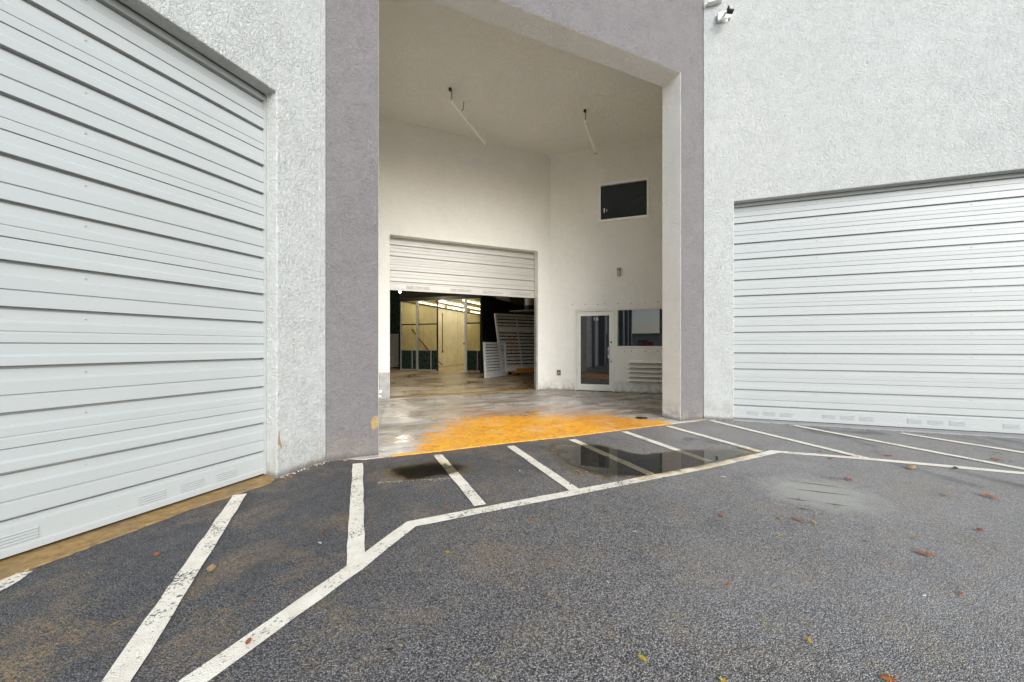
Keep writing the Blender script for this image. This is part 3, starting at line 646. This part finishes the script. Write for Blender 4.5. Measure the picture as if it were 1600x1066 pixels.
# beige block pillar and shelf to the right of the booth
def cp(px, d): return CAM*0 + FW*d + RT*((px-800)/FPX*d)
q = cp(790, 23); e = empty('block_pillar', (q.x, q.y, 0), RB); tag(e, 'beige block pillar behind the booth in the warehouse', 'pillar')
for k in range(20): bxo('block', (-.42+(.0 if k % 2 else .01), .40+(.01 if k % 2 else 0), -.4, .4, .01+k*.4, .40+k*.4), 'beige_block', e, .008)
q = cp(822, 18.5); e = empty('wall_shelf', (q.x, q.y, 0), RB); tag(e, 'dark shelf on brackets behind the louvre panels', 'shelf')
bxo('board', (-.75, 1.6, -.3, .35, 2.86, 2.91), 'aluminium_old', e); bxo('backing', (-.75, 1.6, .36, .4, .01, 2.85), 'dark_green', e)
for xx in (-.6, .4):
    bm = bmesh.new(); bar(bm, (xx, -.28, 2.85), (xx, .34, 2.3), .05, .05); bar(bm, (xx, .33, 2.25), (xx, .33, 2.84), .05, .05); link('bracket', bm, 'black_metal', e)
d = empty('drum', (q + Vector((S*.15, -S*.15, 2.915)))); tag(d, 'pale drum standing on the dark warehouse shelf', 'drum')
for nm, r0, z0_, z1_, m_ in (('base_ring', .23, 0, .22, 'black_metal'), ('body', .21, .221, .8, 'aluminium')):
    bm = bmesh.new(); tube(bm, [(0, 0, z0_), (0, 0, z1_)], r0, 16); link(nm, bm, m_, d)
q = cp(636, 30); e = empty('storage_rack', (q.x, q.y, 0), RB); tag(e, 'beige block partition rising behind the booth roof', 'partition')
for r in range(14): bxo('block_course', (-1.2, 4.2, 0, .3, .01+r*.42, .42+r*.42), 'beige_block', e, .012)
# stacked louvre panels, dark, left of the booth
q = cp(617, 21); e = empty('stacked_shutters', (q.x, q.y, 0), RB); tag(e, 'dark stack of slatted shutters left of the booth', 'shutters')
for k in range(20): bxo('slat', (-.9, .26, -.04, .04, .10+k*.09, .165+k*.09), 'aluminium_old', e)
bxo('post', (.27, .33, -.05, .05, .007, 1.95), 'black_metal', e); bxo('post', (-.97, -.91, -.05, .05, .007, 1.95), 'black_metal', e)
q = cp(612, 22); e = bxo('curtain', (-1.2, .5, 0, .05, 1.9, 4.6), 'dark_green'); e.location = (q.x, q.y, 0); e.rotation_euler = (0, 0, RB)
tag(e, 'dark green curtain hanging left of the booth', 'curtain')

# --- cart with leaning louvre panels just inside the raised door
def louvre_panel(name, label, bl, br, h, lean, mat, rails, slat_n, zb):
    """panel standing on bl-br, leaning back"""
    bl = Vector(bl); br = Vector(br); ax = (br-bl); W = ax.length; rz = math.atan2(ax.y, ax.x)
    e = empty(name, (bl.x, bl.y, zb), rz); tag(e, label, 'louvre panel', 'louvre panels on the cart')
    e.rotation_euler = (-lean, 0, rz); e.rotation_mode = 'XYZ'
    bxo('stile', (0, .09, -.04, .04, .0, h), mat, e, .004); bxo('stile', (W-.09, W, -.04, .04, .0, h), mat, e, .004)
    bxo('bottom_rail', (.091, W-.091, -.035, .035, 0, .16), mat, e, .004); bxo('top_rail', (.091, W-.091, -.035, .035, h-.08, h), mat, e, .004)
    for r in rails: bxo('cross_rail', (.02, W-.02, -.09, -.041, r, r+.16), 'aluminium', e, .006)
    sp = (h-.24)/slat_n
    sm = bmesh.new(); L = W-.184; pr = [(-.03, 0), (-.024, -.004), (.03, .062), (.024, .068)]
    A = [sm.verts.new((0, y, z*sp/.1)) for y, z in pr]; B = [sm.verts.new((L, y, z*sp/.1)) for y, z in pr]
    for i in range(4): sm.faces.new((A[i], B[i], B[(i+1) % 4], A[(i+1) % 4]))
    sm.faces.new(A[::-1]); sm.faces.new(B); bmesh.ops.recalc_face_normals(sm, faces=sm.faces)
    me = bpy.data.meshes.new('slat'); sm.to_mesh(me); sm.free(); me.materials.append(M[mat])
    for k in range(slat_n):
        o = bpy.data.objects.new('slat', me); COL.objects.link(o); o.parent = e; o.location = (.092, 0, .17+k*sp)
    return e, W
c0 = gnd(778, 587, .3); c1 = gnd(845, 586, .3); 
A0 = gnd(783, 588, 0); A1 = A0 + (RT*math.cos(R_(32)) + FW*math.sin(R_(32)))*2.3
big, W = louvre_panel('slatted_shutter', 'tall aluminium louvre panel leaning back on the orange cart', (A0.x, A0.y), (A1.x, A1.y), 2.46, R_(13), 'aluminium', [1.72], 15, .20)
st = bxo('strap', (W*.42, W*.42+.06, -.10, -.092, .1, 2.2), 'aluminium', big)
for sx in (.24, .34): 
    for k in range(6): bxo('tie', (W*sx+random.uniform(-.03, .03), W*sx+.05, -.05, -.036, .35+k*.2, .44+k*.2), 'cart_orange', big)
B0 = gnd(758, 592, 0); B1 = gnd(792, 587.5, 0)
sml, Ws = louvre_panel('slatted_shutter', 'low aluminium louvre panel standing on the floor left of the cart', (B0.x, B0.y), (B1.x, B1.y), 1.36, R_(3), 'aluminium', [], 10, .02)
cd = (A1-A0).normalized(); cn = Vector((-cd.y, cd.x, 0)); rz = math.atan2(cd.y, cd.x)
ct = empty('hand_cart', A0 + cd*.35 - cn*.06, rz); tag(ct, 'orange steel platform cart on black casters carrying the louvre panel', 'cart')
bxo('deck', (.25, 1.9, -.05, .75, .13, .195), 'cart_orange', ct, .008)
bxo('front_rail', (.3, 1.85, -.10, -.051, .14, .30), 'cart_orange', ct, .008)
for x_, y_ in ((.45, .02), (1.3, .02), (.45, .65), (1.7, .65)):
    w = empty('caster', (x_, y_, 0), 0, ct)
    bm = bmesh.new(); tube(bm, [(0, -.025, .062), (0, .025, .062)], .055, 14)
    link('wheel', bm, 'dark_rubber', w); bxo('fork', (-.03, .03, -.04, .04, .10, .129), 'steel', w, .004)

# ------------------------------------------------------------------ the yard behind the photographer, seen mirrored in the glass
fb = empty('far_building', (-58, -50, 0), R_(45)); tag(fb, 'low beige building across the yard mirrored in the porch window', 'building')
bxo('wall', (-4, 4, -22, 10, -.1, 3.6), 'far_wall', fb); bxo('roof', (-4.3, 4.3, -22.3, 10.3, 3.601, 4.0), 'roof_grey', fb)
for k in range(6):
    wv = bxo('window', (4.001, 4.05, -19+k*5, -16.5+k*5, 1.0, 2.6), 'frame_white', fb); bxo('pane', (4.051, 4.07, -18.9+k*5, -16.6+k*5, 1.1, 2.5), 'car_glass', wv)
va = empty('red_van', (-40, -37.5, 0), R_(20)); tag(va, 'red van parked across the yard, mirrored in the porch window', 'van')
bm = bmesh.new(); pr = [(-2.2, .35), (-2.25, 1.0), (-2.1, 1.95), (1.0, 2.0), (1.55, 1.25), (2.2, 1.1), (2.3, .7), (2.25, .35)]
A = [bm.verts.new((x, -.9, z)) for x, z in pr]; B = [bm.verts.new((x, .9, z)) for x, z in pr]
for i in range(8): bm.faces.new((A[i], A[(i+1) % 8], B[(i+1) % 8], B[i]))
bm.faces.new(A); bm.faces.new(B[::-1]); link('body', bm, 'car_red', va, bevel=.08)
for s in (-1, 1):
    bxo('window', (-.2, .95, s*.905-.006, s*.905+.006, 1.3, 1.8), 'car_glass', va)
    for x_ in (-1.4, 1.45):
        bm = bmesh.new(); tube(bm, [(x_, s*.75, .33), (x_, s*.93, .33)], .33, 18); w_ = link('wheel', bm, 'dark_rubber', va)
        bm = bmesh.new(); tube(bm, [(x_, s*.94, .33), (x_, s*.95, .33)], .2, 14); link('rim', bm, 'steel', w_)
    bxo('headlight', (2.22, 2.31, s*.65-.14, s*.65+.14, .75, .95), 'car_white', va)

# ------------------------------------------------------------------ fallen leaves and litter
def leaf(px, py, size, mat, label, cat='leaf', group='fallen leaves on the asphalt', name='fallen_leaf', curl=.3):
    size *= .8; q = gnd(px, py, 0); bm = bmesh.new(); L = size; W_ = size*random.uniform(.38, .55); n = 6; rows = []
    for i in range(n+1):
        u = i/n; w = W_*.5*math.sin(math.pi*min(1, u*.96+.04))**.75; zz = curl*size*(u-.5)**2 + random.uniform(0, .03)*size
        rows.append([bm.verts.new(((u-.5)*L, s*w, zz + abs(s)*w*curl*1.1)) for s in (-1, 0, 1)])
    for A, B in zip(rows, rows[1:]):
        for k in (0, 1): bm.faces.new((A[k], B[k], B[k+1], A[k+1]))
    o = link(name, bm, mat, smooth=True); sm_ = o.modifiers.new('thickness', 'SOLIDIFY'); sm_.thickness = .0012
    o.location = (q.x, q.y, -.004 if mat != 'x' else 0); o.rotation_euler = (random.uniform(-.08, .08), random.uniform(-.08, .08), random.uniform(0, 6.28)); tag(o, label, cat, group)
L_ = [
 (388, 1002, .055, 'leaf_orange', 'orange leaf lying on the long white line at lower left'),
 (331, 789, .06, 'leaf_red', 'red leaf beside the ochre sill near the top of a stripe'),
 (245, 866, .07, 'leaf_orange', 'brown-orange leaf on dark asphalt left of the first stripe'),
 (697.5, 791, .06, 'leaf_orange', 'orange leaf inside the hatched bay just above the line corner'),
 (695, 770, .05, 'leaf_red', 'dark red leaf in the bay beside the left puddle'),
 (505, 831, .06, 'leaf_red', 'dull red leaf on the asphalt left of the upright stripe'),
 (829, 813, .05, 'leaf_orange', 'orange leaf just in front of the long line, below the fourth stripe'),
 (699, 862, .05, 'leaf_yellow', 'small yellow leaf on open asphalt right of the line corner'),
 (891, 756, .05, 'leaf_red', 'red leaf on the foot of the stripe left of the large puddle'),
 (1004, 1028, .06, 'leaf_yellow', 'golden leaf near the bottom edge, centre of the asphalt'),
 (1445, 865, .12, 'leaf_orange', 'large rust-orange leaf on the right of the asphalt'),
 (1272, 816, .07, 'leaf_yellow', 'yellow leaf just below the smooth grey patch'),
 (1248, 812, .10, 'leaf_orange', 'orange-brown leaf below the grey patch, left of the yellow leaf'),
 (1220, 809, .07, 'leaf_tan', 'tan leaf at the lower left corner of the grey patch'),
 (1127, 804, .08, 'leaf_orange', 'orange leaf left of the smooth grey patch'),
 (1131, 767, .06, 'leaf_tan', 'tan leaf just in front of the line right of the puddle'),
 (1326, 749, .10, 'leaf_red', 'red leaf at the upper right corner of the grey patch'),
 (1424, 731, .17, 'leaf_tan', 'big tan leaf lying against the long line at right'),
 (1493, 731, .12, 'leaf_dark', 'black leaf lying on the long line at right'),
 (1545, 775, .14, 'leaf_orange', 'orange leaf near the right edge in front of the long line'),
 (1477, 773, .10, 'leaf_tan', 'tan leaf in front of the long line, right of the grey patch'),
 (1218, 836, .05, 'leaf_yellow', 'small yellow leaf in front of the grey patch'),
 (1388, 1060, .065, 'leaf_orange', 'orange leaf cut by the bottom edge, right of centre'),
 (1131, 1063, .05, 'leaf_yellow', 'bright yellow leaf at the bottom edge'),
 (1264, 1000, .05, 'leaf_yellow', 'pale yellow leaf low on the right asphalt'),
 (1501, 926, .05, 'leaf_orange', 'small orange leaf low on the right asphalt'),
 (1531, 828, .08, 'leaf_red', 'dull red leaf by the right edge of the picture'),
 (1429, 840, .06, 'leaf_tan', 'small tan leaf above the large rust-orange leaf'),
 (1281, 705, .09, 'leaf_red', 'red leaf between the stripes just above the long line at right'),
 (1299, 716, .10, 'leaf_orange', 'orange leaf touching the long line right of its bend'),
 (1387, 712, .11, 'leaf_red', 'red leaf in the bay between two right-hand stripes'),
 (1560, 707, .13, 'leaf_tan', 'tan leaf between the stripes near the right door'),
 (1557, 718, .12, 'leaf_orange', 'orange leaf beside the last stripe at right'),
 (1222, 655, .12, 'leaf_red', 'red leaf on the sill at the left foot of the right door'),
 (1038, 746, .06, 'leaf_orange', 'orange leaf on the long line in front of the large puddle'),
 (1005, 701, .07, 'leaf_orange', 'orange leaf behind the large puddle'),
 (1137, 914, .05, 'leaf_orange', 'small orange leaf on open asphalt left of centre right'),
 (330, 888, .10, 'leaf_tan', 'dry tan twig-like leaf lying across the first stripe'),
]
for a in L_: leaf(*a)
for px, py, sz, wh_ in ((950, 908.5, .03, 'in the middle of the open asphalt'), (992, 830, .035, 'below the large puddle'), (1444, 929, .035, 'below the large rust-orange leaf'), (500, 848, .04, 'left of the upright stripe'), (812, 735, .04, 'beside the fourth stripe'), (1130, 745, .08, 'in front of the line left of the grey patch')):
    leaf(px, py, sz, 'scrap_white', 'tiny white paper scrap lying ' + wh_, 'scrap', 'white scraps on the asphalt', 'paper_scrap')
for k in range(26):
    px, py = random.choice([(random.uniform(1100, 1590), random.uniform(690, 900)), (random.uniform(150, 1000), random.uniform(790, 1050)), (random.uniform(1150, 1590), random.uniform(665, 735))])
    if random.random() < .15 or py > 669: leaf(px, py, random.uniform(.022, .045), random.choice(['leaf_orange', 'leaf_tan', 'leaf_dark', 'leaf_yellow', 'leaf_tan']), 'tiny dry leaf fragment on the asphalt', 'leaf', 'leaf fragments', 'leaf_fragment')
# weed in the puddle crack
q = gnd(1120, 716, 0); wd = empty('weed', (q.x, q.y, -.012)); tag(wd, 'small green weed growing beside the large puddle', 'plant')
for k in range(9):
    a = random.uniform(0, 6.28); r = random.uniform(.012, .035); h = random.uniform(.01, .035); bm = bmesh.new()
    p0 = Vector((0, 0, 0)); p1 = Vector((math.cos(a)*r*.6, math.sin(a)*r*.6, h)); p2 = Vector((math.cos(a)*r*1.3, math.sin(a)*r*1.3, h*.8)); sd = Vector((-math.sin(a), math.cos(a), 0))*.010
    vs = [bm.verts.new(p) for p in (p0, p1-sd, p2, p1+sd)]; bm.faces.new(vs); o = link('leaf', bm, 'leaf_green', wd); m_ = o.modifiers.new('thickness', 'SOLIDIFY'); m_.thickness = .001
# grit and crumbs along the wall feet
bm = bmesh.new()
def grit(a, b, n, spread, s0, s1):
    a = Vector(a); b = Vector(b); d = (b-a).normalized(); nn = Vector((d.y, -d.x))
    for _ in range(n):
        p = a + (b-a)*random.random() + nn*abs(random.gauss(0, spread)); s = random.uniform(s0, s1)
        m = Matrix.Translation((p.x, p.y, -.006)) @ Matrix.Rotation(random.uniform(0, 6), 4, 'Z') @ Matrix.Diagonal((s, s*random.uniform(.5, 1), s*random.uniform(.3, .6), 1))
        r = bmesh.ops.create_icosphere(bm, subdivisions=1, radius=1, matrix=m)
        for v in r['verts']: v.co += Vector((random.uniform(-.2, .2), random.uniform(-.2, .2), random.uniform(-.2, .2)))*s
        mi = random.randrange(3)
        for f in {f for v in r['verts'] for f in v.link_faces}: f.material_index = mi
grit((XL0-S*LJ, GY-S*LJ), (XL0, GY), 120, .03, .003, .011); grit((XL0, GY-.01), (XL1, GY-.01), 50, .03, .003, .009); grit((XR0, GY-.02), (XR1, GY-.02), 50, .04, .004, .011)
grit((XR1, GY-.01), (XR1+S*RJ, GY-S*RJ), 60, .05, .004, .012); grit((XR1+S*RJ, GY-S*RJ), (XR1+S*4, GY-S*4), 170, .06, .004, .012); grit((.5, 4.58), (5.2, 4.6), 120, .03, .003, .009)
q1 = gnd(590, 752, 0).xy; q2 = gnd(720, 745, 0).xy; grit(q1, q2, 160, .03, .002, .006)
q1 = gnd(1000, 746, 0).xy; q2 = gnd(900, 735, 0).xy; grit(q1, q2, 60, .02, .002, .006)
tag(link('grit', bm, ['scrap_white', 'leaf_tan', 'lamp_grey']), 'loose pale grit and crumbs along the wall feet', 'grit', kind='stuff')
